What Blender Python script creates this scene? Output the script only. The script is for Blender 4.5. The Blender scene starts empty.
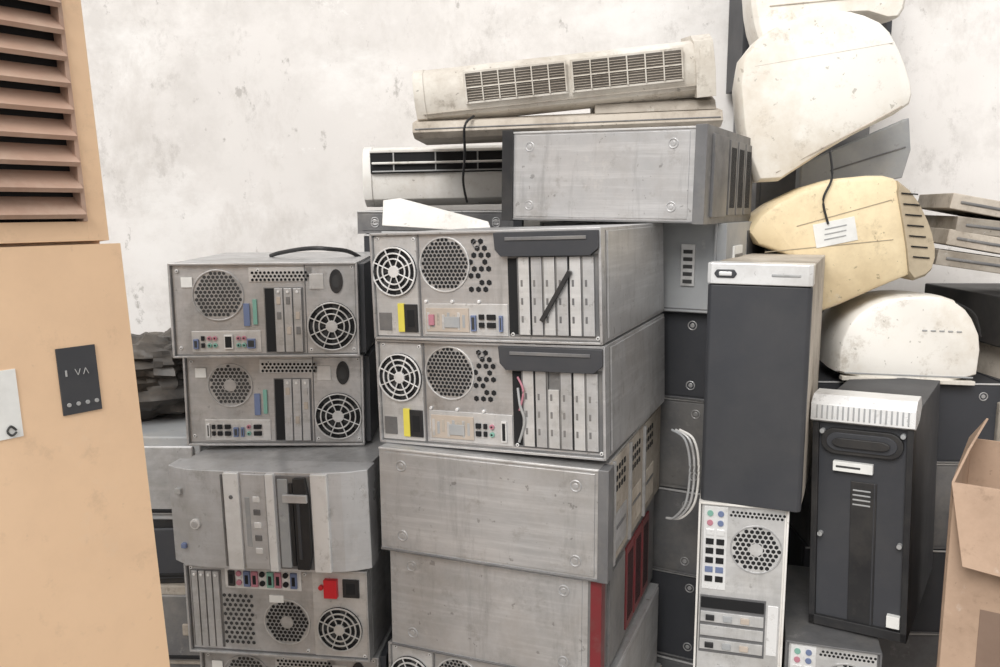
import bpy, bmesh, math, random
from mathutils import Matrix, Vector, noise as mnoise
random.seed(7)
D2R=math.radians
# ------------------------------------------------------------ camera
cam=bpy.data.cameras.new("camera"); cam.sensor_width=36; cam.lens=850/1000*36
co=bpy.data.objects.new("camera",cam); bpy.context.collection.objects.link(co)
co.location=(0,0,1.5); co.rotation_euler=(D2R(90-8.5),0,0)
bpy.context.scene.camera=co
# ------------------------------------------------------------ materials
MATS={}
def mat(name,c1,c2=None,scale=6,rough=.5,metal=0,dirt=None,dirt_amt=.3,dscale=3,bump=.0,spec=.4,stretch=(1,1,1),speck=0,streak=0):
    if name in MATS: return MATS[name]
    m=bpy.data.materials.new(name); m.use_nodes=True
    nt=m.node_tree; N=nt.nodes; L=nt.links; N.clear()
    out=N.new('ShaderNodeOutputMaterial'); p=N.new('ShaderNodeBsdfPrincipled')
    L.new(p.outputs[0],out.inputs[0])
    tc=N.new('ShaderNodeTexCoord'); mp=N.new('ShaderNodeMapping'); mp.inputs['Scale'].default_value=stretch
    L.new(tc.outputs['Object'],mp.inputs[0])
    oi=N.new('ShaderNodeObjectInfo'); vm=N.new('ShaderNodeVectorMath'); vm.operation='ADD'
    sc=N.new('ShaderNodeVectorMath'); sc.operation='SCALE'; sc.inputs[0].default_value=(7,3,5)
    L.new(oi.outputs['Random'],sc.inputs['Scale']); L.new(mp.outputs[0],vm.inputs[0]); L.new(sc.outputs[0],vm.inputs[1])
    def noise(s,d,r,st=None):
        n=N.new('ShaderNodeTexNoise'); n.inputs['Scale'].default_value=s; n.inputs['Detail'].default_value=d; n.inputs['Roughness'].default_value=r
        if st:
            mm=N.new('ShaderNodeMapping'); mm.inputs['Scale'].default_value=st; L.new(vm.outputs[0],mm.inputs[0]); L.new(mm.outputs[0],n.inputs['Vector'])
        else: L.new(vm.outputs[0],n.inputs['Vector'])
        return n
    def ramp(n,a,b,c=1):
        r=N.new('ShaderNodeValToRGB'); r.color_ramp.elements[0].position=a; r.color_ramp.elements[1].position=b
        r.color_ramp.elements[1].color=(c,c,c,1); L.new(n.outputs[0],r.inputs[0]); return r.outputs[0]
    def mix(col,fac,c):
        m2=N.new('ShaderNodeMix'); m2.data_type='RGBA'; m2.inputs[7].default_value=(*c,1)
        L.new(fac,m2.inputs[0]); L.new(col,m2.inputs[6]); return m2.outputs[2]
    n=noise(scale,6,.6)
    mx=N.new('ShaderNodeMix'); mx.data_type='RGBA'
    c2=c2 or tuple(x*.85 for x in c1)
    mx.inputs[6].default_value=(*c1,1); mx.inputs[7].default_value=(*c2,1)
    L.new(ramp(n,.35,.68),mx.inputs[0]); col=mx.outputs[2]
    if streak:
        col=mix(col,ramp(noise(3,8,.7,(1,1,22)),.48,.66,streak),tuple(min(1,x*1.28) for x in c1))
        col=mix(col,ramp(noise(5,8,.75,(6,6,.8)),.54,.70,streak),tuple(x*.62 for x in c2))
        col=mix(col,ramp(noise(2.6,10,.78),.54,.62,streak*.9),tuple(x*.72 for x in c2))
    if dirt:
        col=mix(col,ramp(noise(dscale,9,.72),.46,.68,dirt_amt),dirt)
        col=mix(col,ramp(noise(dscale*5,8,.75),.56,.70,dirt_amt),tuple(x*.7 for x in dirt))
        if speck:
            col=mix(col,ramp(noise(55,3,.6),.68,.71,speck),tuple(x*.35 for x in dirt))
            col=mix(col,ramp(noise(dscale*2.1,10,.8),.60,.66,speck*.6),(.72,.70,.66))
    L.new(col,p.inputs['Base Color'])
    rr=N.new('ShaderNodeMapRange'); rr.inputs[3].default_value=max(.05,rough-.12); rr.inputs[4].default_value=min(1,rough+.22)
    L.new(n.outputs[0],rr.inputs[0]); L.new(rr.outputs[0],p.inputs['Roughness'])
    p.inputs['Metallic'].default_value=metal
    p.inputs['Specular IOR Level'].default_value=spec
    if bump:
        b=N.new('ShaderNodeBump'); b.inputs['Strength'].default_value=bump; b.inputs['Distance'].default_value=.01
        L.new(n.outputs[0],b.inputs['Height']); L.new(b.outputs[0],p.inputs['Normal'])
    MATS[name]=m; return m
galv=mat('galvanized_steel',(.55,.55,.555),(.42,.42,.425),26,.36,.6,(.26,.24,.215),.45,5,speck=.3,streak=.35)
galvL=mat('light_steel',(.66,.655,.65),(.53,.53,.53),20,.38,.45,(.37,.345,.31),.5,6,speck=.35,streak=.3)
galvP=mat('smudged_steel',(.56,.56,.565),(.44,.44,.445),7,.34,.6,(.33,.30,.27),.5,4,speck=.45,streak=.5)
slotM=mat('slot_cover_steel',(.56,.56,.565),(.44,.44,.445),20,.36,.5,(.28,.26,.23),.5,6,speck=.3,streak=.3)
steelD=mat('dark_steel',(.19,.19,.195),(.13,.13,.135),12,.45,.4,(.33,.31,.28),.5,5,speck=.3)
slate=mat('slate_plastic',(.045,.047,.054),(.037,.039,.045),5,.45,0,(.10,.095,.09),.25,3)
black=mat('black_plastic',(.016,.016,.018),(.026,.026,.027),8,.4,0,(.09,.08,.07),.35,5)
hole=mat('vent_hole_black',(.008,.008,.009),(.013,.013,.014),8,.8)
holeG=mat('vent_hole_grey',(.05,.05,.05),(.035,.035,.035),8,.8)
holeB=mat('vent_hole_brown',(.13,.115,.10),(.08,.07,.06),8,.8)
chrome=mat('silver_plastic',(.58,.58,.59),(.48,.48,.49),5,.3,.4,(.35,.33,.30),.5,5,speck=.3,streak=.25)
silverL=mat('bright_silver',(.80,.80,.80),(.70,.70,.70),5,.28,.25,(.45,.43,.4),.5,5,speck=.3)
white=mat('aged_white_plastic',(.74,.705,.65),(.60,.565,.50),5,.5,0,(.32,.26,.20),.65,4,speck=.5)
whiteB=mat('white_plastic',(.79,.775,.75),(.69,.67,.63),5,.45,0,(.42,.35,.27),.5,4,speck=.5)
whiteH=mat('aged_monitor_plastic',(.86,.835,.785),(.78,.745,.68),3,.45,0,(.52,.43,.32),.55,3,speck=.45)
cream=mat('yellowed_plastic',(.83,.70,.47),(.72,.58,.36),4,.45,0,(.46,.34,.20),.55,3.5,speck=.5)
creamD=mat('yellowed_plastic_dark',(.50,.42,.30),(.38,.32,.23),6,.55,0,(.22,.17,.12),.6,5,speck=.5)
dusty=mat('dusty_plastic',(.42,.38,.33),(.28,.25,.21),9,.8,0,(.17,.14,.11),.7,7,.2,speck=.5)
dustyL=mat('dusty_beige_plastic',(.58,.525,.455),(.44,.39,.33),7,.8,0,(.20,.16,.12),.7,6,.1,speck=.5)
greyP=mat('grey_plastic',(.36,.37,.38),(.28,.29,.30),6,.5,0,(.5,.47,.42),.45,5,speck=.3)
peach=mat('cabinet_enamel',(.82,.575,.375),(.76,.525,.335),2,.3,0,(.56,.38,.25),.3,3,speck=.1)
peachD=mat('louvre_brown',(.50,.33,.25),(.38,.25,.19),6,.5,0,(.62,.50,.40),.5,8)
card=mat('cardboard',(.47,.335,.245),(.38,.265,.19),5,.85,0,(.26,.18,.125),.6,4,.1,speck=.3)
cardD=mat('cardboard_dark',(.24,.17,.13),(.18,.12,.09),5,.9)
green=mat('port_green',(.20,.40,.33)); blue=mat('port_blue',(.15,.19,.32)); pink=mat('port_pink',(.48,.20,.25))
red=mat('red_plastic',(.62,.02,.03),rough=.35); redD=mat('dark_red_plastic',(.20,.022,.03),(.11,.02,.02),rough=.35,dirt=(.2,.12,.11),dirt_amt=.5)
yellow=mat('yellow_label',(.74,.64,.10)); beige=mat('beige_port_plate',(.48,.41,.35),(.40,.345,.29),30)
paper=mat('paper_label',(.80,.80,.78),(.70,.70,.68),30,.7)
ink=mat('printed_ink',(.05,.05,.05))
bagM=mat('black_bag_film',(.035,.033,.032),(.07,.062,.055),9,.4,0,(.16,.13,.10),.5,6,.4)
wood=mat('pallet_wood',(.35,.25,.16),(.25,.17,.11),4,.8,stretch=(1,12,12))
# ------------------------------------------------------------ builder
class B:
    def __init__(s): s.v=[];s.f=[];s.m=[];s.mats=[]
    def mi(s,m):
        if m not in s.mats: s.mats.append(m)
        return s.mats.index(m)
    def add(s,vs,fs,m):
        o=len(s.v); k=s.mi(m)
        s.v+=[tuple(v) for v in vs]
        for f in fs: s.f.append([o+i for i in f]); s.m.append(k)
    def box(s,c,d,m,rot=None):
        x,y,z=[k/2 for k in d]
        vs=[Vector((a*x,b*y,e*z)) for a in(-1,1) for b in(-1,1) for e in(-1,1)]
        if rot: 
            R=Matrix.Rotation(rot[0],3,rot[1]); vs=[R@v for v in vs]
        vs=[v+Vector(c) for v in vs]
        s.add(vs,[(0,1,3,2),(4,6,7,5),(0,4,5,1),(2,3,7,6),(0,2,6,4),(1,5,7,3)],m)
    def b6(s,x0,x1,y0,y1,z0,z1,m): s.box(((x0+x1)/2,(y0+y1)/2,(z0+z1)/2),(x1-x0,y1-y0,z1-z0),m)
    def prism(s,pts,a0,a1,m,axis='y'):
        n=len(pts)
        def P(p,a):
            return (p[0],a,p[1]) if axis=='y' else ((a,p[0],p[1]) if axis=='x' else (p[0],p[1],a))
        vs=[P(p,a0) for p in pts]+[P(p,a1) for p in pts]
        s.add(vs,[list(range(n)),list(range(2*n-1,n-1,-1))]+[(i,i+n,(i+1)%n+n,(i+1)%n) for i in range(n)],m)
    def disc(s,x,y,z,r,m,n=24,sx=1,rot=0):
        s.add([(x+sx*r*math.cos(rot+2*math.pi*i/n),y,z+r*math.sin(rot+2*math.pi*i/n)) for i in range(n)],[list(range(n))],m)
    def hexes(s,pts,y,r,m):
        for x,z in pts: s.disc(x,y,z,r,m,6,1,math.pi/6)
    def cyl(s,x,z,r,y0,y1,m,n=24,sx=1):
        s.prism([(x+sx*r*math.cos(2*math.pi*i/n),z+r*math.sin(2*math.pi*i/n)) for i in range(n)],y0,y1,m)
    def ring(s,x,z,r0,r1,y0,y1,m,n=32):
        vs=[]
        for r,y in((r0,y0),(r1,y0),(r1,y1),(r0,y1)):
            vs+=[(x+r*math.cos(2*math.pi*i/n),y,z+r*math.sin(2*math.pi*i/n)) for i in range(n)]
        fs=[]
        for k in range(4):
            for i in range(n):
                j=(i+1)%n; k2=(k+1)%4
                fs.append((k*n+i,k*n+j,k2*n+j,k2*n+i))
        s.add(vs,fs,m)
    def bar(s,p,q,w,m):
        p=Vector(p);q=Vector(q);d=(q-p); L=d.length
        R=d.to_track_quat('Z','Y').to_matrix()
        vs=[]
        for t in(0,L):
            for a,b in((-1,-1),(1,-1),(1,1),(-1,1)): vs.append(p+R@Vector((a*w/2,b*w/2,t)))
        s.add(vs,[(0,1,2,3),(7,6,5,4),(0,4,5,1),(1,5,6,2),(2,6,7,3),(3,7,4,0)],m)
    def tube(s,pts,r,m,n=8,sub=6):
        P=[Vector(p) for p in pts]; Q=[]
        for i in range(len(P)-1):
            a=P[max(i-1,0)];b=P[i];c=P[i+1];d=P[min(i+2,len(P)-1)]
            for k in range(sub):
                t=k/sub
                Q.append(.5*((2*b)+(c-a)*t+(2*a-5*b+4*c-d)*t*t+(3*b-a-3*c+d)*t**3))
        Q.append(P[-1]); vs=[];fs=[]
        for i,q in enumerate(Q):
            t=(Q[min(i+1,len(Q)-1)]-Q[max(i-1,0)]).normalized()
            R=t.to_track_quat('Z','Y').to_matrix()
            vs+=[q+R@Vector((r*math.cos(2*math.pi*k/n),r*math.sin(2*math.pi*k/n),0)) for k in range(n)]
        for i in range(len(Q)-1):
            for k in range(n):
                k2=(k+1)%n; fs.append((i*n+k,i*n+k2,(i+1)*n+k2,(i+1)*n+k))
        fs+= [list(range(n))[::-1],[ (len(Q)-1)*n+k for k in range(n)]]
        s.add(vs,fs,m)
    def puff(s,outline,prof,m,smooth=2,c=None):
        pts=[Vector(p) for p in outline]
        for _ in range(smooth):
            q=[]
            for i in range(len(pts)):
                a=pts[i];b=pts[(i+1)%len(pts)]; q+=[a*.78+b*.22,a*.22+b*.78]
            pts=q
        c=Vector(c) if c else sum(pts,Vector((0,0)))/len(pts)
        n=len(pts);vs=[];fs=[]
        for sc,y in prof: vs+=[((c+(p-c)*sc)[0],y,(c+(p-c)*sc)[1]) for p in pts]
        for k in range(len(prof)-1):
            for i in range(n): fs.append((k*n+i,k*n+(i+1)%n,(k+1)*n+(i+1)%n,(k+1)*n+i))
        fs.append(list(range(n))[::-1]); fs.append([(len(prof)-1)*n+i for i in range(n)])
        s.add(vs,fs,m)
    def blob(s,c,r,m,seed=0,amp=.25,nu=28,nv=18,freq=3):
        vs=[];fs=[]
        for j in range(nv+1):
            ph=math.pi*j/nv
            for i in range(nu):
                a=2*math.pi*i/nu; d=Vector((math.sin(ph)*math.cos(a),math.sin(ph)*math.sin(a),math.cos(ph)))
                k=1+amp*mnoise.noise(d*freq+Vector((seed,seed*2,0)))+amp*.5*abs(mnoise.noise(d*freq*3+Vector((seed,0,seed))))
                vs.append((c[0]+d.x*r[0]*k,c[1]+d.y*r[1]*k,max(c[2]+d.z*r[2]*k,c[2]-r[2]*.8)))
        for j in range(nv):
            for i in range(nu):
                i2=(i+1)%nu; fs.append((j*nu+i,(j+1)*nu+i,(j+1)*nu+i2,j*nu+i2))
        s.add(vs,fs,m)
    def done(s,name,loc=(0,0,0),yaw=0,roll=0,tilt=0,bevel=.0015,smooth=False,seg=2):
        me=bpy.data.meshes.new(name); me.from_pydata(s.v,[],s.f)
        for m in s.mats: me.materials.append(m)
        me.polygons.foreach_set('material_index',s.m)
        bm=bmesh.new(); bm.from_mesh(me)
        ff=[f for f in bm.faces if any(not e.is_boundary for e in f.edges)]
        bmesh.ops.recalc_face_normals(bm,faces=ff); bm.to_mesh(me); bm.free()
        o=bpy.data.objects.new(name,me); bpy.context.collection.objects.link(o)
        o.matrix_world=Matrix.Translation(loc)@Matrix.Rotation(D2R(yaw),4,'Z')@Matrix.Rotation(D2R(roll),4,'Y')@Matrix.Rotation(D2R(tilt),4,'X')
        if bevel:
            b=o.modifiers.new('bevel','BEVEL'); b.width=bevel; b.segments=seg; b.limit_method='ANGLE'; b.angle_limit=D2R(40); b.use_clamp_overlap=True
        if smooth:
            me.polygons.foreach_set('use_smooth',[True]*len(me.polygons))
            try:
                me.set_sharp_from_angle(angle=D2R(35))
            except Exception: pass
        return o
# ------------------------------------------------------------ computer parts
def hexgrid(cx,cz,rx,rz,p,test=None):
    o=[]; j=0; z=-rz
    while z<=rz:
        x=-rx+(p/2 if j%2 else 0)
        while x<=rx:
            if (test or (lambda a,b:(a/rx)**2+(b/rz)**2<=1))(x,z): o.append((cx+x,cz+z))
            x+=p
        z+=p*.87; j+=1
    return o
def fan(b,x,z,r,y,m=galvL,blades=True):
    b.disc(x,y-.0008,z,r*1.04,hole,36)
    if blades:
        for k in range(7):
            a=2*math.pi*k/7
            v=[(x+r*.3*math.cos(a),y-.0012,z+r*.3*math.sin(a)),(x+r*.93*math.cos(a+.25),y-.0012,z+r*.93*math.sin(a+.25)),
               (x+r*.93*math.cos(a+.62),y-.0012,z+r*.93*math.sin(a+.62)),(x+r*.3*math.cos(a+.5),y-.0012,z+r*.3*math.sin(a+.5))]
            b.add(v,[(0,1,2,3)],holeG)
    for q in (1.0,.76,.53): b.ring(x,z,r*q-.0014,r*q+.0014,y-.006,y-.003,m)
    b.cyl(x,z,r*.25,y-.006,y-.001,m,20)
    for k in range(8):
        a=2*math.pi*k/8+.39
        b.bar((x+r*.2*math.cos(a),y-.0045,z+r*.2*math.sin(a)),(x+r*1.03*math.cos(a),y-.0045,z+r*1.03*math.sin(a)),.0023,m)
def socket(b,x,z,y,w=.022,h=.03):
    b.b6(x-w/2,x+w/2,y-.004,y,z-h/2,z+h/2,black)
    b.b6(x-w*.28,x+w*.28,y-.0045,y-.001,z-h*.3,z+h*.3,hole)
def shell(b,w,d,h,body=galv,face=galv,rim=True):
    b.b6(-w/2,w/2,-d/2,d/2,-h/2,h/2,body)
    y=-d/2
    if rim:
        t=.0035
        b.b6(-w/2,w/2,y-.008,y+.01,h/2-t,h/2+.0006,body); b.b6(-w/2,w/2,y-.008,y+.01,-h/2-.0006,-h/2+t,body)
        b.b6(-w/2-.0006,-w/2+t,y-.008,y+.01,-h/2,h/2,body); b.b6(w/2-t,w/2+.0006,y-.008,y+.01,-h/2,h/2,body)
        b.b6(-w/2+t,w/2-t,y-.0012,y,-h/2+t,-h/2+t+.003,steelD); b.b6(-w/2+t,-w/2+t+.0025,y-.0012,y,-h/2+t,h/2-t,steelD)
    for sx in(-1,1):
        b.b6(sx*w/2-.0008,sx*w/2+.0008,-d/2+.02,-d/2+.023,-h/2+.004,h/2-.004,steelD)
def P(w,h): return (lambda s:(s-.5)*w),(lambda t:(.5-t)*h)
def screws(b,w,h,y,pts):
    for s_,t_ in pts:
        b.cyl((s_-.5)*w,(.5-t_)*h,.0035,y-.003,y,silverL,8); b.disc((s_-.5)*w,y-.0032,(.5-t_)*h,.0015,hole,6)
def ports(b,x0,x1,z0,z1,y,rnd):
    x=x0
    while x<x1-.008:
        ww=rnd.choice([.008,.012,.015,.02]); 
        if x+ww>x1: break
        k=rnd.choice([0,0,1,2,3,1])
        if k==0:
            b.b6(x,x+ww*.85,y-.004,y,z0+.003,z1-.004,silverL); b.b6(x+.002,x+ww*.85-.002,y-.0045,y-.001,z0+.006,z1-.007,hole)
        elif k==1:
            zc=(z0+z1)/2
            for q in(-1,1): b.b6(x,x+ww*.8,y-.004,y,zc+q*.007-.0045,zc+q*.007+.0045,hole)
        elif k==2: 
            zc=(z0+z1)/2
            for q,mm in((-1,green),(1,pink)): b.cyl(x+.005,zc+q*.007,.0045,y-.004,y,mm,10); b.disc(x+.005,y-.0045,zc+q*.007,.002,hole,8)
        else:
            b.b6(x,x+ww*.8,y-.005,y,z0+.004,z1-.012,blue); b.b6(x+.002,x+ww*.8-.002,y-.0055,y,z0+.007,z1-.015,holeG)
        x+=ww+.003
def brackets(b,x0,x1,z0,z1,n,y,gap=0):
    b.b6(x0-.002,x1+.002,y-.0015,y,z0-.002,z1+.002,steelD)
    w=(x1-x0)/n
    for i in range(n):
        if i==gap-1: b.b6(x0+i*w,x0+(i+1)*w,y-.002,y,z0,z1,hole); continue
        b.b6(x0+i*w+.0014,x0+(i+1)*w-.0014,y-.005,y,z0,z1,slotM)
        b.cyl(x0+(i+.5)*w,z1-.007,.003,y-.007,y-.004,silverL,8)
def case_matx(w,d,h,seed,two=False):
    b=B(); shell(b,w,d,h); X,Z=P(w,h); y=-d/2; rnd=random.Random(seed)
    b.b6(w/2-.001,w/2+.012,-d/2+.008,d/2-.02,-h/2+.004,h/2-.004,slate)
    r=.048 if not two else .043
    b.ring(X(.25),Z(.34),r,r+.003,y-.0025,y,galv)
    b.hexes(hexgrid(X(.25),Z(.34),r*.95,r*.95,.0085),y-.001,.0037,holeG)
    if two: b.disc(X(.25),y-.0014,Z(.34),r*.3,galv,16)
    b.b6(X(.42),X(.76),y-.002,y,Z(.2),Z(.05),galvL)
    b.hexes(hexgrid(X(.59),Z(.125),.055,.010,.008,lambda a,c:True),y-.003,.003,hole)
    brackets(b,X(.50),X(.70),Z(.95),Z(.27),4,y,gap=1)
    for i in range(3):
        xs=X(.50)+(i+1.5)*(X(.70)-X(.50))/4
        for k in range(3):
            if (i+k+seed)%3: b.b6(xs-.004,xs+.004,y-.0065,y-.004,Z(.44+.16*k),Z(.36+.16*k),[beige,steelD,galv][(i+k)%3])
    b.b6(X(.10),X(.47),y-.002,y,Z(.95),Z(.72),galvL)
    ports(b,X(.11),X(.46),Z(.93),Z(.74),y-.002,rnd)
    b.box((X(.40),y-.002,Z(.55)),(.012,.003,.045),blue); b.box((X(.445),y-.002,Z(.52)),(.008,.003,.05),green)
    b.box((X(.09),y-.002,Z(.2)),(.022,.002,.02),paper)
    b.b6(X(.72),X(.985),y-.002,y,Z(.97),Z(.03),galv)
    b.b6(X(.715),X(.720),y-.003,y,Z(.98),Z(.02),steelD)
    fan(b,X(.855),Z(.68),.047,y-.002)
    b.cyl(X(.885),Z(.2),.024,y-.005,y-.001,black,20,.55); b.disc(X(.885),y-.0055,Z(.2),.013,holeG,12,.6)
    b.box((X(.78),y-.0025,Z(.2)),(.028,.002,.03),galvL)
    screws(b,w,h,y,[(.04,.08),(.04,.9),(.47,.08),(.97,.93),(.74,.93),(.97,.05)])
    return b
def case_b(w,d,h,lever,seed):
    b=B(); shell(b,w,d,h,galvP,galv); X,Z=P(w,h); y=-d/2; rnd=random.Random(seed)
    b.b6(X(.215),X(.222),y-.002,y,Z(.98),Z(.02),steelD)
    b.b6(X(.01),X(.21),y-.0015,y,Z(.97),Z(.03),galvL)
    fan(b,X(.105),Z(.36),.043,y-.0015,silverL)
    b.b6(X(.115),X(.145),y-.006,y,Z(.93),Z(.66),yellow)
    socket(b,X(.175),Z(.80),y-.001,.026,.05)
    b.b6(X(.02),X(.08),y-.003,y,Z(.92),Z(.75),steelD)
    b.ring(X(.335),Z(.30),.046,.049,y-.002,y,galvL)
    b.hexes(hexgrid(X(.335),Z(.30),.045,.045,.0078),y-.001,.0033,hole)
    b.hexes([(px_,pz_) for i,(px_,pz_) in enumerate(hexgrid(X(.50),Z(.29),.020,.045,.0135,lambda a,c:True)) if i%5!=3],y-.001,.0052,hole)
    b.ring(X(.48),Z(.12),.006,.0075,y-.002,y,steelD,6)
    b.b6(X(.235),X(.61),y-.002,y,Z(.95),Z(.66),galvL)
    b.b6(X(.245),X(.44),y-.004,y,Z(.92),Z(.70),beige)
    for k in range(8): b.b6(X(.25+.023*k),X(.262+.023*k),y-.0045,y,Z(.90-.02*(k%3)),Z(.74+.02*(k%2)),[galvL,greyP,dusty][k%3])
    if seed%2: b.b6(X(.26),X(.285),y-.008,y,Z(.86),Z(.76),pink)
    b.b6(X(.33),X(.40),y-.006,y,Z(.88),Z(.78),greyP)
    ports(b,X(.45),X(.60),Z(.93),Z(.70),y-.002,rnd)
    for k in range(3): b.cyl(X(.245+.12*k),Z(.66)+.004,.003,y-.004,y,silverL,8)
    b.b6(X(.615),X(.985),y-.0012,y,Z(.95),Z(.22),steelD)
    b.b6(X(.615),X(.655),y-.002,y,Z(.93),Z(.25),hole)
    n=6; x0=X(.66); ww=(X(.975)-x0)/n
    for i in range(n):
        zt=.24 if i!=2 or lever else .40
        b.b6(x0+i*ww+.0015,x0+(i+1)*ww-.002,y-.006,y,Z(.93),Z(zt),slotM if i%2 else galvL)
        for k in range(3): b.b6(x0+i*ww+.005,x0+i*ww+.009,y-.0065,y-.004,Z(.5+.16*k),Z(.44+.16*k),steelD)
        b.b6(x0+i*ww-.0010,x0+i*ww+.0016,y-.0062,y,Z(.93),Z(.24),hole if i in(1,4) else steelD)
    pts=[(X(.57),Z(.02)),(X(.995),Z(.02)),(X(.995),Z(.17)),(X(.96),Z(.23)),(X(.60),Z(.23)),(X(.575),Z(.17))]
    b.prism(pts,y-.016,y,slate)
    b.b6(X(.62),X(.95),y-.018,y-.014,Z(.09),Z(.06),steelD)
    if lever:
        b.bar((X(.76),y-.012,Z(.80)),(X(.88),y-.012,Z(.36)),.007,black)
    else:
        b.tube([(X(.64),y-.004,Z(.4)),(X(.655),y-.012,Z(.55)),(X(.67),y-.01,Z(.7)),(X(.64),y-.004,Z(.9))],.0025,greyP)
        b.tube([(X(.64),y-.004,Z(.3)),(X(.67),y-.012,Z(.42)),(X(.65),y-.01,Z(.6))],.002,pink)
    x=w/2
    b.b6(x-.001,x+.0016,-d/2+.03,d/2-.004,-h/2+.006,h/2-.006,galvP)
    screws(b,w,h,y,[(.03,.05),(.2,.06),(.63,.93),(.98,.95)])
    return b
def case_plain(w,d,h,left=None,right='bezel',body=galvP,rmat=slate,edge=None,pmat=None):
    b=B(); shell(b,w,d,h,body,body,rim=False); y=-d/2
    b.b6(-w/2+.012,w/2-.012,y-.0018,y,-h/2+.008,h/2-.008,body)
    for sx in(-1,1):
        for sz in(-1,1):
            cx=sx*(w/2-.045); cz=sz*(h/2-.032)
            b.ring(cx,cz,.008,.0105,y-.0035,y,galv,20); b.cyl(cx,cz,.005,y-.003,y,galv,12)
    b.b6(-w/2,w/2,y-.003,y,h/2-.004,h/2,galvL); b.b6(-w/2,w/2,y-.003,y,-h/2,-h/2+.004,steelD)
    if left: b.b6(-w/2-.02,-w/2+.006,y-.006,d/2,-h/2-.002,h/2+.004,left)
    x=w/2
    if right=='bezel':
        b.b6(x-.001,x+.022,-d/2-.004,d/2,-h/2-.002,h/2+.003,rmat)
        if edge: b.b6(x+.004,x+.0235,-d/2-.006,-d/2+.02,-h/2-.001,h/2+.002,edge)
        x+=.022
        b.b6(x-.002,x+.005,-d/2+.04,-d/2+.16,-h/2+.012,h/2-.012,rmat)
        for k in range(3):
            y0=-d/2+.18+k*.075
            b.b6(x-.002,x+.004,y0,y0+.065,-h/2+.015,h/2-.015,pmat or steelD)
            for q in range(6): b.b6(x+.0035,x+.0048,y0+.01+q*.008,y0+.013+q*.008,-h/2+.03,h/2-.03,hole)
    elif right=='frame':
        b.b6(x-.006,x+.012,-d/2-.004,-d/2+.035,-h/2,h/2,steelD)
        b.b6(x-.001,x+.003,-d/2+.04,d/2,-h/2+.004,h/2-.004,dusty)
        for q in range(3):
            y0=-d/2+.08+q*.13
            b.b6(x+.002,x+.008,y0-.02,y0-.01,-h/2+.004,h/2-.004,galv)
            for a in range(4):
                for c in range(3): b.b6(x+.002,x+.0045,y0+.008+a*.02,y0+.018+a*.02,h/2-.03-c*.018,h/2-.02-c*.018,hole)
            b.b6(x+.002,x+.0045,y0,y0+.09,-h/2+.02,-h/2+.09,dustyL if q else galv)
            b.b6(x+.004,x+.006,y0+.01,y0+.08,-h/2+.06,-h/2+.066,steelD)
    return b
def case_tower_back(w,d,h,seed,body=whiteB):
    b=B(); shell(b,w,d,h,body,galvL); X,Z=P(w,h); y=-d/2; rnd=random.Random(seed)
    b.b6(X(.04),X(.96),y-.001,y,Z(.99),Z(.01),galvL)
    b.b6(X(.06),X(.33),y-.003,y,Z(.40),Z(.02),silverL)
    for k,(mm) in enumerate([green,pink,silverL,hole,hole,hole,blue,hole]):
        z=Z(.05+.043*k)
        if mm in(green,pink):
            b.cyl(X(.13),z,.006,y-.006,y,mm,12); b.cyl(X(.25),z,.006,y-.006,y,blue,12)
        else:
            b.b6(X(.09),X(.18),y-.005,y,z-.006,z+.006,mm); b.b6(X(.21),X(.30),y-.005,y,z-.006,z+.006,hole if k%2 else mm)
    b.ring(X(.66),Z(.20),.047,.050,y-.003,y,galv)
    b.hexes(hexgrid(X(.66),Z(.20),.046,.046,.0105),y-.0015,.0044,hole); b.disc(X(.66),y-.002,Z(.20),.013,galvL,16)
    b.hexes(hexgrid(X(.66),Z(.04),.05,.006,.008,lambda a,c:True),y-.0015,.003,hole)
    b.b6(X(.05),X(.8),y-.002,y,Z(.70),Z(.43),steelD)
    for k in range(4):
        z1=Z(.44+.065*k); b.b6(X(.06),X(.78),y-.005,y,z1-.022,z1,galvL if k else hole)
        if k in(1,3):
            for q in range(3): b.b6(X(.12+.2*q),X(.22+.2*q),y-.009,y,z1-.017,z1-.006,[black,greyP,beige][q])
    b.b6(X(.82),X(.94),y-.003,y,Z(.68),Z(.45),silverL)
    fan(b,X(.36),Z(.86),.042,y-.001,silverL)
    socket(b,X(.82),Z(.80),y,.024,.032); b.b6(X(.72),X(.92),y-.003,y,Z(.94),Z(.88),paper)
    return b
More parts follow.
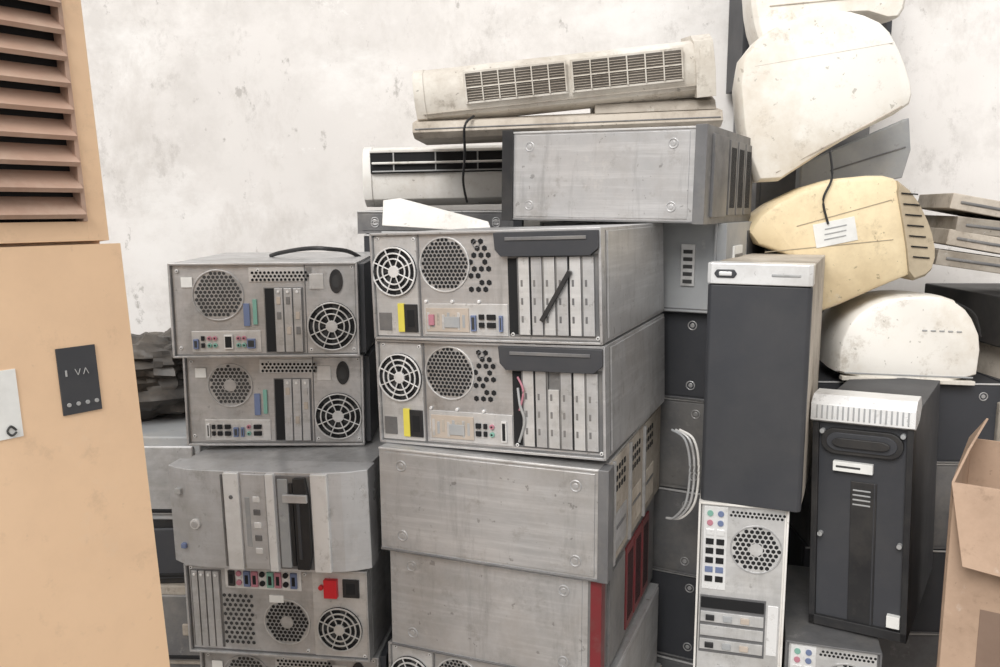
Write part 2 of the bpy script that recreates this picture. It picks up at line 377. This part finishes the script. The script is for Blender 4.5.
# ------------------------------------------------------------ room
def slab(name,x0,x1,y0,y1,z0,z1,m):
    b=B(); b.b6(x0,x1,y0,y1,z0,z1,m); return b.done(name,bevel=0)
def wallmat():
    m=bpy.data.materials.new('stained_plaster'); m.use_nodes=True; nt=m.node_tree; N=nt.nodes; L=nt.links
    p=N['Principled BSDF'] if 'Principled BSDF' in N else N[0]; p.inputs['Roughness'].default_value=.9; p.inputs['Specular IOR Level'].default_value=.1
    tc=N.new('ShaderNodeTexCoord')
    def noise(s,d,r,lo,hi,c,stretch=None,off=(0,0,0)):
        mp=N.new('ShaderNodeMapping'); mp.inputs['Scale'].default_value=stretch or (1,1,1); mp.inputs['Location'].default_value=off
        L.new(tc.outputs['Object'],mp.inputs[0])
        n=N.new('ShaderNodeTexNoise'); n.inputs['Scale'].default_value=s; n.inputs['Detail'].default_value=d; n.inputs['Roughness'].default_value=r
        L.new(mp.outputs[0],n.inputs[0]); q=N.new('ShaderNodeValToRGB'); q.color_ramp.elements[0].position=lo; q.color_ramp.elements[1].position=hi
        q.color_ramp.elements[1].color=(c,c,c,1); L.new(n.outputs[0],q.inputs[0]); return q.outputs[0],n
    col=(.83,.805,.785,1); prev=None
    specs=[(1.3,5,.55,.38,.66,.8,(.69,.665,.645),None,(0,0,0)),(3.5,10,.72,.48,.66,.65,(.60,.575,.55),None,(3,1,2)),
           (2.2,9,.7,.50,.62,.65,(.87,.855,.84),(.8,1,1.2),(8,2,4)),(6,10,.8,.55,.67,.65,(.45,.425,.40),(1,1,.7),(1,5,2)),
           (14,6,.7,.63,.70,.65,(.34,.32,.30),(1.3,1,.8),(5,5,5)),(5,8,.8,.62,.68,.6,(.88,.865,.85),(1,1,1.4),(2,7,4)),
           (1.8,8,.75,.56,.68,.6,(.58,.55,.52),(1.6,1,.9),(6,3,9))]
    for s,d,r,lo,hi,c,cc,st,off in specs:
        fac,n=noise(s,d,r,lo,hi,c,st,off)
        mx=N.new('ShaderNodeMix'); mx.data_type='RGBA'; mx.inputs[7].default_value=(*cc,1)
        if prev: L.new(prev,mx.inputs[6])
        else: mx.inputs[6].default_value=col
        L.new(fac,mx.inputs[0]); prev=mx.outputs[2]
    L.new(prev,p.inputs['Base Color'])
    bp=N.new('ShaderNodeBump'); bp.inputs['Strength'].default_value=.25; bp.inputs['Distance'].default_value=.01
    L.new(n.outputs[0],bp.inputs['Height']); L.new(bp.outputs[0],p.inputs['Normal'])
    return m
wm=wallmat()
slab('wall_back',-3,3,2.62,2.72,0,3.4,wm)
slab('wall_left',-3.1,-3,-2.5,2.72,0,3.4,wm)
slab('wall_right',3,3.1,-2.5,2.72,0,3.4,wm)
slab('floor',-3.1,3.1,-2.5,2.72,-.1,0,mat('concrete_floor',(.33,.31,.29),(.25,.24,.22),3,.9,0,(.15,.14,.12),.5,5,.1))
# ------------------------------------------------------------ left stack
W_='computer_tower'
case_matx(.366,.39,.186,1).done(W_,(-.470,1.862,1.298),2,-.3)
case_matx(.362,.37,.188,2,True).done(W_,(-.463,1.885,1.109),1,.2)
def case_silver(w,d,h):
    b=B(); X,Z=P(w,h)
    b.b6(-w/2+.01,w/2-.01,-d/2+.05,d/2,-h/2+.004,h/2-.004,galv)
    pts=[]
    n=18
    for i in range(n+1):
        t=i/n; x=-w/2+w*t; bul=(1-abs(2*t-1)**5)*.03
        pts.append((x,-d/2+.030-bul))
    pts+=[(w/2,-d/2+.075),(-w/2,-d/2+.075)]
    b.prism(pts,-h/2,h/2,chrome,'z')
    y=-d/2
    b.b6(X(.305),X(.315),y-.002,y+.02,Z(.97),Z(.03),steelD)
    b.b6(X(.325),X(.40),y-.006,y+.02,Z(.99),Z(.01),silverL)
    b.b6(X(.41),X(.53),y-.004,y+.02,Z(.98),Z(.02),chrome)
    b.b6(X(.425),X(.45),y-.005,y,Z(.75),Z(.25),greyP)
    for k in range(5): b.b6(X(.465),X(.50),y-.0055,y,Z(.30+.13*k),Z(.24+.13*k),steelD if k%2 else silverL)
    b.b6(X(.535),X(.575),y-.008,y+.02,Z(.99),Z(.01),silverL)
    b.b6(X(.58),X(.78),y-.002,y+.02,Z(.97),Z(.03),steelD)
    b.b6(X(.59),X(.64),y-.005,y,Z(.95),Z(.06),greyP)
    b.b6(X(.645),X(.665),y-.006,y,Z(.93),Z(.10),black)
    b.prism([(X(.67),Z(.96)),(X(.67),Z(.05)),(X(.73),Z(.04)),(X(.745),Z(.25)),(X(.745),Z(.80)),(X(.73),Z(.96))],y-.009,y,black)
    b.b6(X(.685),X(.70),y-.011,y,Z(.85),Z(.2),slate)
    b.b6(X(.62),X(.74),y-.014,y-.006,Z(.28),Z(.20),chrome)
    b.b6(X(.75),X(.83),y-.004,y+.025,Z(.99),Z(.01),silverL)
    b.cyl(X(.16),Z(.55),.010,y-.002,y+.02,silverL,20); b.cyl(X(.16),Z(.55),.007,y-.003,y,chrome,20)
    b.b6(X(.07),X(.095),y+.005,y+.02,Z(.82),Z(.77),blue); b.b6(X(.06),X(.09),y+.004,y+.02,Z(.26),Z(.20),greyP)
    b.cyl(X(.36),Z(.25),.004,y-.008,y,steelD,10)
    return b
case_silver(.400,.43,.193).done(W_,(-.412,1.735,.916),-9,-1.5,bevel=.004,seg=3)
def case_color(w,d,h):
    b=B(); shell(b,w,d,h); X,Z=P(w,h); y=-d/2
    b.b6(X(.22),X(.64),y-.002,y,Z(.26),Z(.03),silverL)
    cols=[black,pink,blue,pink,hole,green,pink,hole,blue]
    for k,m in enumerate(cols):
        x=X(.24+.043*k)
        if k%3==1:
            for q in(.09,.19): b.cyl(x+.006,Z(q),.0055,y-.006,y,m,10)
        else: b.b6(x,x+.013,y-.006,y,Z(.23),Z(.06),m); b.b6(x+.003,x+.010,y-.0065,y,Z(.2),Z(.1),hole)
    brackets(b,X(.03),X(.19),Z(.93),Z(.08),4,y)
    b.hexes(hexgrid(X(.29),Z(.60),.03,.05,.011,lambda a,c:True),y-.001,.004,holeG)
    b.ring(X(.55),Z(.62),.044,.047,y-.002,y,galvL); b.hexes(hexgrid(X(.55),Z(.62),.043,.043,.0085),y-.001,.0037,hole)
    b.disc(X(.55),y-.0012,Z(.62),.013,galv,16)
    b.b6(X(.46),X(.54),y-.003,y,Z(.40),Z(.32),paper)
    b.b6(X(.70),X(.99),y-.0015,y,Z(.97),Z(.03),galvL)
    b.b6(X(.77),X(.84),y-.012,y,Z(.30),Z(.10),red); b.cyl(X(.75),Z(.2),.005,y-.008,y,red,10)
    socket(b,X(.91),Z(.20),y-.001,.032,.036)
    fan(b,X(.84),Z(.66),.043,y-.0015)
    screws(b,w,h,y,[(.03,.05),(.66,.07),(.66,.93),(.97,.95)])
    return b
case_color(.366,.42,.182).done(W_,(-.401,1.755,.726),-8,-.8)
case_matx(.362,.40,.186,5).done(W_,(-.395,1.765,.539),-6)
case_matx(.366,.40,.186,6).done(W_,(-.40,1.79,.352),-3)
case_plain(.38,.42,.13).done(W_,(-.40,1.79,.193),-2)
b=B()
for k in range(5): b.b6(-.22+k*.095,-.16+k*.095,-.22,.22,.10,.125,wood)
for k in(-1,0,1): b.b6(-.22,.22,k*.19-.03,k*.19+.03,.0,.10,wood)
b.done('wooden_pallet',(-.40,1.79,0))
# ------------------------------------------------------------ middle stack
case_b(.428,.475,.190,True,3).done(W_,(.060,1.678,1.364),-22.5,-2.0)
case_b(.432,.465,.192,False,4).done(W_,(.066,1.675,1.170),-22.5,-1.8)
case_plain(.418,.51,.196,right='frame').done(W_,(.066,1.668,.970),-21,-.4)
case_plain(.385,.47,.196,right='bezel',rmat=steelD,edge=redD,pmat=redD).done(W_,(.058,1.668,.773),-21,-.3)
case_b(.43,.44,.19,False,7).done(W_,(.070,1.66,.577),-22)
case_plain(.44,.43,.19,right='frame').done(W_,(.078,1.67,.386),-22)
case_plain(.44,.43,.19,right='frame').done(W_,(.078,1.67,.195),-23)
b=B()
for k in range(5): b.b6(-.23+k*.1,-.17+k*.1,-.22,.22,.075,.10,wood)
for k in(-1,0,1): b.b6(-.23,.23,k*.19-.03,k*.19+.03,.0,.075,wood)
b.done('wooden_pallet',(.078,1.66,0),-23)
# ------------------------------------------------------------ rear stack
case_plain(.405,.43,.188,left=black,right='bezel',rmat=steelD).done(W_,(.304,1.978,1.563),-28,.6)
def case_c2(w,d,h):
    b=B(); shell(b,w,d,h,greyP,greyP); x=w/2
    b.b6(x,x+.02,-d/2,d/2,-h/2,h/2,greyP)
    b.b6(x+.019,x+.024,-d/2+.06,-d/2+.14,-h/2+.04,h/2-.05,paper)
    for k in range(4): b.b6(x+.023,x+.026,-d/2+.065,-d/2+.135,-h/2+.05+k*.022,-h/2+.056+k*.022,steelD)
    b.b6(x+.019,x+.022,-d/2+.2,d/2-.02,-h/2+.02,h/2-.02,slate)
    y=-d/2; b.b6(w/2-.075,w/2-.045,y-.004,y,-.04,.05,galvL)
    for k in range(5): b.b6(w/2-.07,w/2-.05,y-.0055,y,-.034+k*.016,-.026+k*.016,holeG)
    return b
case_c2(.41,.42,.19).done(W_,(.376,2.087,1.370),-28)
z=1.275
for k,(hh,mm) in enumerate([(.2,slate),(.21,steelD),(.2,slate),(.21,steelD),(.21,slate),(.243,steelD)]):
    z-=hh; case_plain(.40,.41,hh-.002,right='bezel',rmat=mm,body=[slate,steelD,steelD][k%3]).done(W_,(.382+.005*(k%2),2.10,z+hh/2),-28+(k%2)*2)
# ------------------------------------------------------------ black tower
def case_black(w,d,h):
    b=B(); X,Z=P(w,h); y=-d/2
    b.b6(-w/2,w/2,-d/2+.02,d/2,-h/2,h/2-.004,dustyL)
    b.prism([(-w/2-.001,y+.03),(-w/2-.001,y+.006),(-w/2+.006,y),(w/2-.006,y),(w/2+.001,y+.006),(w/2+.001,y+.03)],-h/2,h/2-.042,slate,'z')
    b.prism([(-w/2-.002,y+.05),(-w/2-.002,y+.002),(-w/2+.006,y-.004),(w/2-.006,y-.004),(w/2+.002,y+.002),(w/2+.002,y+.05)],h/2-.040,h/2,silverL,'z')
    b.prism([(X(.06),h/2-.02),(X(.09),h/2-.012),(X(.26),h/2-.012),(X(.29),h/2-.02),(X(.26),h/2-.028),(X(.09),h/2-.028)],y-.007,y,slate)
    b.b6(X(.11),X(.24),y-.009,y,h/2-.024,h/2-.016,silverL)
    b.b6(X(.62),X(.90),y-.0055,y,h/2-.024,h/2-.018,greyP)
    return b
case_black(.188,.44,.474).done(W_,(.574,1.795,1.157),-23.5,0,bevel=.002)
case_tower_back(.170,.40,.455,11).done(W_,(.532,1.80,.692),-15)
case_tower_back(.17,.40,.460,12).done(W_,(.532,1.80,.2325),-15)
# ------------------------------------------------------------ server tower
def case_server(w,d,h):
    b=B(); X,Z=P(w,h); y=-d/2
    b.b6(-w/2,w/2,-d/2+.03,d/2,-h/2,h/2-.035,slate)
    b.b6(-w/2+.004,w/2-.004,y+.006,y+.04,-h/2+.004,h/2-.05,slate)
    b.b6(-w/2,-w/2+.012,y-.004,y+.04,-h/2,h/2-.06,black); b.b6(w/2-.012,w/2,y-.004,y+.04,-h/2,h/2-.06,black)
    b.b6(-w/2,w/2,y-.004,y+.04,-h/2,-h/2+.02,black)
    b.prism([(y-.012,h/2-.055),(y-.008,h/2-.022),(y+.012,h/2-.006),(y+.06,h/2-.004),(y+.075,h/2-.03),(y+.05,h/2-.05),(y+.0,h/2-.060)],-w/2-.003,w/2+.003,silverL,'x')
    for k in range(18):
        x=X(.05+.053*k); b.bar((x,y-.0125,h/2-.050),(x,y-.0085,h/2-.024),.003,greyP)
    o=[]
    for i in range(24):
        a=2*math.pi*i/24; cx=.048 if math.cos(a)>0 else -.048
        o.append((cx+.028*math.cos(a),Z(.195)+.026*math.sin(a)))
    b.prism(o,y-.006,y+.01,black)
    b.prism([(p[0]*.86,(p[1]-Z(.195))*.72+Z(.195)) for p in o],y-.009,y,slate)
    b.prism([(p[0]*.70,(p[1]-Z(.195))*.35+Z(.195)) for p in o],y-.016,y,black)
    b.b6(X(.22),X(.62),y-.006,y+.01,Z(.32),Z(.28),paper); b.b6(X(.25),X(.5),y-.0065,y,Z(.305),Z(.295),ink)
    b.b6(X(.40),X(.66),y+.003,y+.01,Z(.96),Z(.36),black)
    b.b6(X(.63),X(.645),y+.002,y+.01,Z(.96),Z(.36),slate)
    for k in range(4): b.b6(X(.42),X(.6),y+.002,y+.004,Z(.40+.02*k),Z(.393+.02*k),greyP)
    b.b6(X(.80),X(.93),y-.007,y+.01,Z(.945),Z(.895),paper)
    for s_,t_ in((.1,.16),(.9,.15),(.1,.6),(.9,.6)): b.cyl(X(s_),Z(t_),.005,y-.007,y+.01,greyP,10)
    return b
case_server(.186,.42,.490).done(W_,(.832,1.800,.889),-33,-1.8,bevel=.002)
case_tower_back(.178,.38,.418,13,body=steelD).done(W_,(.717,1.76,.429),-17)
b=B(); b.b6(-.15,.15,-.2,.2,0,.22,card); b.b6(-.15,.15,-.02,.02,.22,.2205,dusty); b.done('cardboard_box',(.76,1.77,0),-17)
# ------------------------------------------------------------ right-rear stack
z=1.085
for k,hh in enumerate([.20,.22,.22,.22,.225]):
    z-=hh
    case_plain(.44,.36,hh-.002,right='bezel',rmat=slate,body=[slate,steelD][k%2]).done(W_,(.99,2.175,z+hh/2),-4+(k%2)*3)
# ------------------------------------------------------------ crt housings
def px(l,cx,cz,s): return [((u-cx)*s,(cz-v)*s) for u,v in l]
b=B(); o=px([(833,386),(832,350),(842,322),(868,302),(905,295),(940,296),(962,312),(977,340),(976,386)],905,345,.0023)
b.puff(o,[(.80,.25),(.95,.16),(1,.05),(1,.0),(.965,-.012),(.90,-.016)],whiteH,1)
b.b6(-.15,.15,-.0175,-.014,-.078,-.074,greyP); b.b6(-.155,.155,-.02,-.0,-.094,-.084,white)
for k in range(5): b.b6(.02+.02*k,.032+.02*k,-.0178,-.014,.03,.034,greyP)
b.tube([(.09,-.01,.10),(.14,-.005,.075),(.165,.0,.02)],.003,black)
b.done('crt_monitor_housing',(.967,1.985,1.182),-2,2,bevel=.003,smooth=True)
b=B(); o=px([(750,240),(768,210),(828,181),(880,176),(900,181),(918,205),(928,245),(926,272),(895,285),(838,312),(818,316),(810,262)],845,240,.0023)
b.puff(o,[(.86,.22),(.97,.14),(1,.05),(1,.0),(.97,-.010),(.91,-.014)],cream,1)
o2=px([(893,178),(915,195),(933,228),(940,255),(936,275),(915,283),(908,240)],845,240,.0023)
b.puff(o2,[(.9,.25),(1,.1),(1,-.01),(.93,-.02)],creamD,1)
for k in range(7): b.bar((.128+.006*k,-.022,.105-.024*k),(.165+.006*k,-.022,.102-.024*k),.003,hole)
b.bar((-.17,-.0145,-.03),(.12,-.0145,.0),.002,creamD)
b.bar((-.10,-.0145,.03),(.11,-.0145,.09),.002,creamD)
b.box((-.012,-.015,.016),(.095,.002,.055),paper,(D2R(-12),'Y'))
for k in range(3): b.box((-.012,-.0165,.004+.012*k),(.05,.001,.003),greyP,(D2R(-12),'Y'))
b.tube([(-.035,-.016,.20),(-.028,-.02,.14),(-.045,-.02,.09),(-.03,-.018,.035)],.0028,black)
b.done('crt_monitor_housing',(.785,1.985,1.425),-3,0,bevel=.002,smooth=True)
b=B(); o=px([(735,68),(758,38),(792,22),(820,15),(850,18),(878,30),(896,60),(908,92),(905,108),(840,140),(765,190),(745,145)],820,105,.00235)
b.puff(o,[(.72,.20),(.9,.14),(1,.04),(1,.0),(.965,-.012),(.88,-.017)],whiteH,1)
b.bar((.18,-.0145,-.005),(-.10,-.0145,-.155),.003,dustyL)
b.bar((-.16,-.0165,.085),(.15,-.0165,.135),.0018,white)
b.done('crt_monitor_housing',(.745,2.03,1.733),-2,0,bevel=.003,smooth=True)
b=B(); o=px([(800,165),(908,118),(912,150),(905,178),(830,192),(800,190)],850,155,.0025)
b.puff(o,[(1,.03),(1,0),(.98,-.004)],greyP,0); b.bar((-.05,-.005,-.04),(.14,-.005,.02),.004,steelD)
b.done('plastic_panel',(.893,2.215,1.630),0,bevel=.002)
b=B(); o=px([(742,-30),(892,-30),(893,8),(885,22),(850,12),(800,25),(760,52),(748,20)],820,10,.0026)
b.puff(o,[(.9,.14),(1,.05),(1,0),(.95,-.012)],whiteH,1)
b.bar((-.15,-.013,.0),(.17,-.013,.03),.003,dustyL)
b.done('crt_monitor_housing',(.81,2.19,1.985),0,0,bevel=.003,smooth=True)
b=B(); b.b6(-.19,.22,0,.16,-.20,.22,slate); b.b6(-.175,.20,-.012,0,-.18,.20,black); b.b6(-.16,.18,-.014,-.01,-.15,.17,slate)
b.done('crt_monitor',(.86,2.44,2.03),0,bevel=.006)
b=B(); b.b6(-.15,.15,-.13,.13,0,1.82,steelD); b.b6(-.14,-.003,-.135,-.13,.03,1.79,steelD); b.b6(.003,.14,-.135,-.13,.03,1.79,steelD)
b.b6(-.02,-.012,-.15,-.135,.85,1.0,galvL); b.done('metal_locker',(.85,2.485,0))
# ------------------------------------------------------------ air conditioners
def ac_unit(L,Hh,body=white):
    b=B(); prof=[(.10,0),(-.06,0),(-.095,.018),(-.105,.05),(-.10,Hh-.03),(-.085,Hh-.008),(-.06,Hh),(.10,Hh)]
    b.prism(prof,-L/2,L/2,body,'x')
    for sx in(-1,1):
        b.prism([(p[0]*1.03,p[1]*1.02-.001) for p in prof],sx*L/2-.012,sx*L/2+.012,body,'x')
    return b
b=ac_unit(.650,.125)
yy=-.104
for x0,x1 in((-.215,.012),(.028,.272)):
    b.b6(x0-.004,x1+.004,yy-.006,yy+.004,.040,.112,white)
    b.b6(x0,x1,yy-.0068,yy+.004,.045,.107,holeB)
    n=6; w=(x1-x0)/n
    for i in range(n+1): b.b6(x0+i*w-.0015,x0+i*w+.0015,yy-.011,yy,.045,.107,white)
    for k in range(10): b.b6(x0,x1,yy-.0085,yy,.047+.0058*k,.0485+.0058*k,dustyL)
    b.b6(x0,x1,yy-.011,yy,.074,.0765,white)
b.b6(-.32,.32,yy-.003,yy+.01,.026,.028,dusty)
b.prism([(-.108,.0),(-.112,.06),(-.09,.122),(-.05,.136),(.10,.136),(.10,.0)],.302,.345,white,'x')
b.done('split_air_conditioner',(.150,2.10,1.728),-4,-5.5,tilt=8,bevel=.006,smooth=True,seg=3)
b=B(); prof=[(.11,0),(-.10,0),(-.125,.012),(-.118,.035),(-.06,.046),(.11,.046)]
b.prism(prof,-.36,.345,dustyL,'x')
b.prism([(.11,.04),(-.10,.04),(-.085,.062),(-.02,.085),(.11,.09)],.06,.335,dusty,'x')
b.b6(-.355,.34,-.1255,-.12,.018,.021,steelD)
b.done('air_conditioner_chassis',(.165,2.105,1.668),-3,-2.0,bevel=.006,seg=3)
b=ac_unit(.80,.155,whiteB); 
b.b6(-.39,.39,-.112,-.09,.085,.142,hole)
b.b6(-.385,.385,-.122,-.10,.108,.114,whiteB); b.b6(-.385,.385,-.118,-.10,.088,.092,greyP); b.b6(-.39,.39,-.116,-.1,.138,.146,whiteB)
for k in range(7): b.b6(-.33+.11*k,-.326+.11*k,-.116,-.1,.088,.14,greyP)
b.done('split_air_conditioner',(.052,2.38,1.508),0,-1.2,bevel=.004,smooth=True)
z=1.49
for k,hh in enumerate([.06,.20,.2,.2,.2,.2,.2,.23]):
    z-=hh
    case_plain(.40,.38,hh-.002,right='bezel',rmat=slate,body=[steelD,slate][k%2]).done(W_,(-.165+.01*(k%2),2.385,z+hh/2),(k%3)*2)
b=B(); b.prism([(-.13,-.02),(.13,-.035),(.12,-.01),(-.09,.045),(-.13,.04)],-.003,.003,whiteB); b.b6(-.13,.13,-.006,.003,-.04,-.034,greyP)
b.done('plastic_panel',(-.145,1.985,1.475),-8,0,tilt=-14,bevel=.001)
b=B(); b.tube([(-.50,1.86,1.394),(-.47,1.83,1.402),(-.41,1.80,1.412),(-.36,1.79,1.412),(-.315,1.86,1.396),(-.27,1.95,1.33),(-.262,1.98,1.2)],.0045,black); b.done('power_cable',bevel=0,smooth=True)
b=B(); b.tube([(-.06,2.0,1.705),(-.080,1.975,1.68),(-.082,2.02,1.62),(-.088,2.06,1.56),(-.08,2.09,1.51)],.003,black); b.done('power_cable',bevel=0,smooth=True)
b=B()
for k in range(3):
    b.tube([(.350+.008*k,1.685,1.050),(.373+.009*k,1.665,1.035),(.385+.009*k,1.665,.98),(.380+.009*k,1.665,.905),(.360+.008*k,1.68,.865),(.345,1.69,.86)],.0026,[greyP,galvL,whiteB][k])
b.done('cable_bundle',bevel=0,smooth=True)
# ------------------------------------------------------------ left rear scrap
def rounded_item(w,d,h,m,m2,slots=0):
    b=B(); b.b6(-w/2,w/2,-d/2,d/2,0,h,m); b.b6(-w/2+.015,w/2-.015,-d/2-.008,-d/2,.015,h-.02,m2)
    for k in range(slots): b.b6(-w/2+.03,w/2-.03,-d/2-.011,-d/2,.02+k*h*.25,.03+k*h*.25,hole)
    b.b6(w/2-.07,w/2-.03,-d/2-.012,-d/2,h*.4,h*.55,m)
    return b
z=0
for k,(hh,m1,m2,nm) in enumerate([(.22,slate,black,W_),(.20,steelD,slate,W_),(.20,dusty,steelD,'laser_printer'),(.16,black,slate,W_),(.20,greyP,galv,'laser_printer')]):
    rounded_item(.42,.36,hh-.001,m1,m2,1).done(nm,(-.905+.012*(k%3),2.07,z),(k*5)%9-3,bevel=.012,seg=3); z+=hh
b=B(); b.blob((-.02,.03,.075),(.22,.15,.09),bagM,3,.3,48,30,3.2); b.blob((.06,0,.15),(.13,.12,.055),bagM,8,.35,40,24,3.5); b.blob((-.12,.02,.16),(.13,.12,.05),dusty,5,.35,32,20,3)
b.done('black_plastic_bag',(-.92,2.08,z),10,bevel=0,smooth=True)
# ------------------------------------------------------------ right scrap
z=0
for k,(hh,m1,m2,nm) in enumerate([(.26,slate,black,W_),(.22,steelD,slate,W_),(.20,greyP,steelD,'laser_printer'),(.20,dusty,slate,'laser_printer'),(.16,dusty,dustyL,'laser_printer'),(.13,dustyL,dusty,'laser_printer'),(.12,black,slate,'dvd_player')]):
    rounded_item(.44,.40,hh-.001,m1,m2,2).done(nm,(1.40+.012*(k%3),2.16,z),(k*5)%9-4,bevel=.010,seg=3); z+=hh
b=B()
for k in range(4):
    ang=[8,10,7,11][k]
    b.box((.012*(k%3),0,.0+.042*k),(.44-.014*k,.3,.037),[dusty,dustyL,dusty,dustyL][k],(D2R(ang),'Y'))
    b.box((.012*(k%3),-.151,.0+.042*k),(.40-.014*k,.004,.007),steelD,(D2R(ang),'Y'))
b.done('stacked_plastic_covers',(1.29,2.14,z+.060),-12,bevel=.005)
def cbox(w,d,h,open_=False):
    b=B(); t=.005
    b.b6(-w/2,w/2,-d/2,-d/2+t,0,h,card); b.b6(-w/2,w/2,d/2-t,d/2,0,h,card); b.b6(-w/2,-w/2+t,-d/2,d/2,0,h,card); b.b6(w/2-t,w/2,-d/2,d/2,0,h,card)
    b.b6(-w/2,w/2,-d/2,d/2,0,t,card)
    b.b6(-.05,.05,-d/2-.001,-d/2,h-.12,h,dusty)
    b.b6(-w/2+.06,-w/2+.13,-d/2-.001,-d/2,.15,.28,cardD)
    if open_:
        def flap(a,c,d_,e):
            a,c,d_,e=[Vector(q) for q in(a,c,d_,e)]; nrm=(c-a).cross(e-a).normalized()*.004
            b.add([a,c,d_,e,a+nrm,c+nrm,d_+nrm,e+nrm],[(0,1,2,3),(7,6,5,4),(0,4,5,1),(1,5,6,2),(2,6,7,3),(3,7,4,0)],card)
        flap((-w/2,-d/2,h),(w/2,-d/2,h),(w/2-.02,-d/2-.05,h-.16),(-w/2+.03,-d/2-.05,h-.13))
        flap((-w/2,-d/2,h),(-w/2,d/2,h),(-w/2+.03,d/2-.02,h+.05),(-w/2+.02,-d/2+.02,h+.06))
        flap((w/2,-d/2,h),(w/2,d/2,h),(w/2+.08,d/2,h+.10),(w/2+.08,-d/2,h+.10))
    else: b.b6(-w/2,w/2,-d/2,d/2,h-t,h,card); b.b6(-w/2,w/2,-.025,.025,h,h+.001,dusty)
    return b
cbox(.40,.36,.52).done('cardboard_box',(1.045,1.475,0),-35,bevel=.002)
cbox(.39,.35,.50,True).done('cardboard_box',(1.050,1.475,.522),-33,bevel=.0012)
# ------------------------------------------------------------ floor-standing air conditioner
def floor_ac():
    b=B(); w,d,h=.52,.30,1.85; e=-.012; sz=1.468
    b.b6(-w,0,.02,d,0,sz-.003,peach); b.b6(-w,e,.02,d,sz-.003,h,peach)
    b.b6(-w,-.0,-.004,.02,.03,sz-.004,peach)
    z0,z1=1.490,1.83; br=-.036
    b.b6(br,e,-.002,.02,sz,h,peach); b.b6(-w,-w+.04,-.002,.02,sz,h,peach)
    b.b6(-w+.04,br,-.002,.02,sz,z0,peach); b.b6(-w+.04,br,-.002,.02,z1,h,peach)
    b.b6(-w+.04,br,.012,.021,z0,z1,hole)
    b.b6(br-.005,br,-.005,.02,z0,z1,peachD)
    n=11
    for k in range(n):
        z=z0+.016+k*(z1-z0-.02)/n
        b.box((-w/2+.004,.002,z),(w-.088,.033,.006),peachD,(D2R(42),'X'))
    for x in(-.25,-.40): b.b6(x-.002,x+.002,-.002,.01,z0,z1,peachD)
    b.b6(-.090,-.046,-.006,0,1.275,1.350,slate)
    for k in range(4): b.cyl(-.083+.0105*k,1.286,.0024,-.0072,-.005,greyP,10)
    b.b6(-.083,-.081,-.0068,-.005,1.318,1.325,greyP)
    for a,c in(((-.072,1.325),(-.069,1.318)),((-.069,1.318),(-.066,1.325)),((-.063,1.318),(-.060,1.325)),((-.060,1.325),(-.057,1.318))):
        b.bar((a[0],-.0066,a[1]),(c[0],-.0066,c[1]),.0008,greyP)
    b.b6(-.20,-.134,-.0052,0,1.262,1.335,paper)
    b.tube([(-.141,-.0062,1.270),(-.146,-.0062,1.275),(-.150,-.0062,1.270),(-.146,-.0062,1.265),(-.141,-.0062,1.268)],.0012,ink)
    return b
t=5.6; yaw=53
up=Vector((-math.sin(D2R(yaw))*math.sin(D2R(t)),math.cos(D2R(yaw))*math.sin(D2R(t)),math.cos(D2R(t))))
base=Vector((-.440,1.0,1.33))-up*(1.33/up.z)
floor_ac().done('floor_standing_air_conditioner',tuple(base),yaw,0,-t,bevel=.003,seg=3)
# ------------------------------------------------------------ light: overcast sky through the open side + soft sun
w=bpy.data.worlds.new("world"); bpy.context.scene.world=w; w.use_nodes=True
nt=w.node_tree; N=nt.nodes; L=nt.links; bg=N['Background']
tc=N.new('ShaderNodeTexCoord'); sp=N.new('ShaderNodeSeparateXYZ'); mr=N.new('ShaderNodeMapRange'); cr=N.new('ShaderNodeValToRGB')
L.new(tc.outputs['Generated'],sp.inputs[0]); mr.inputs[1].default_value=-1; mr.inputs[2].default_value=1
L.new(sp.outputs['Z'],mr.inputs[0]); L.new(mr.outputs[0],cr.inputs[0]); L.new(cr.outputs[0],bg.inputs[0])
cr.color_ramp.elements[0].position=.38; cr.color_ramp.elements[0].color=(.38,.365,.345,1)
cr.color_ramp.elements[1].position=.62; cr.color_ramp.elements[1].color=(1,.99,.975,1)
bg.inputs[1].default_value=1.02
s=bpy.data.lights.new('daylight','SUN'); s.energy=2.7; s.angle=D2R(32); s.color=(1,.98,.95)
so=bpy.data.objects.new('daylight',s); bpy.context.collection.objects.link(so); so.rotation_euler=(D2R(50),D2R(-10),D2R(-18))
sc=bpy.context.scene
sc.view_settings.view_transform='Standard'; sc.view_settings.look='None'; sc.view_settings.exposure=0
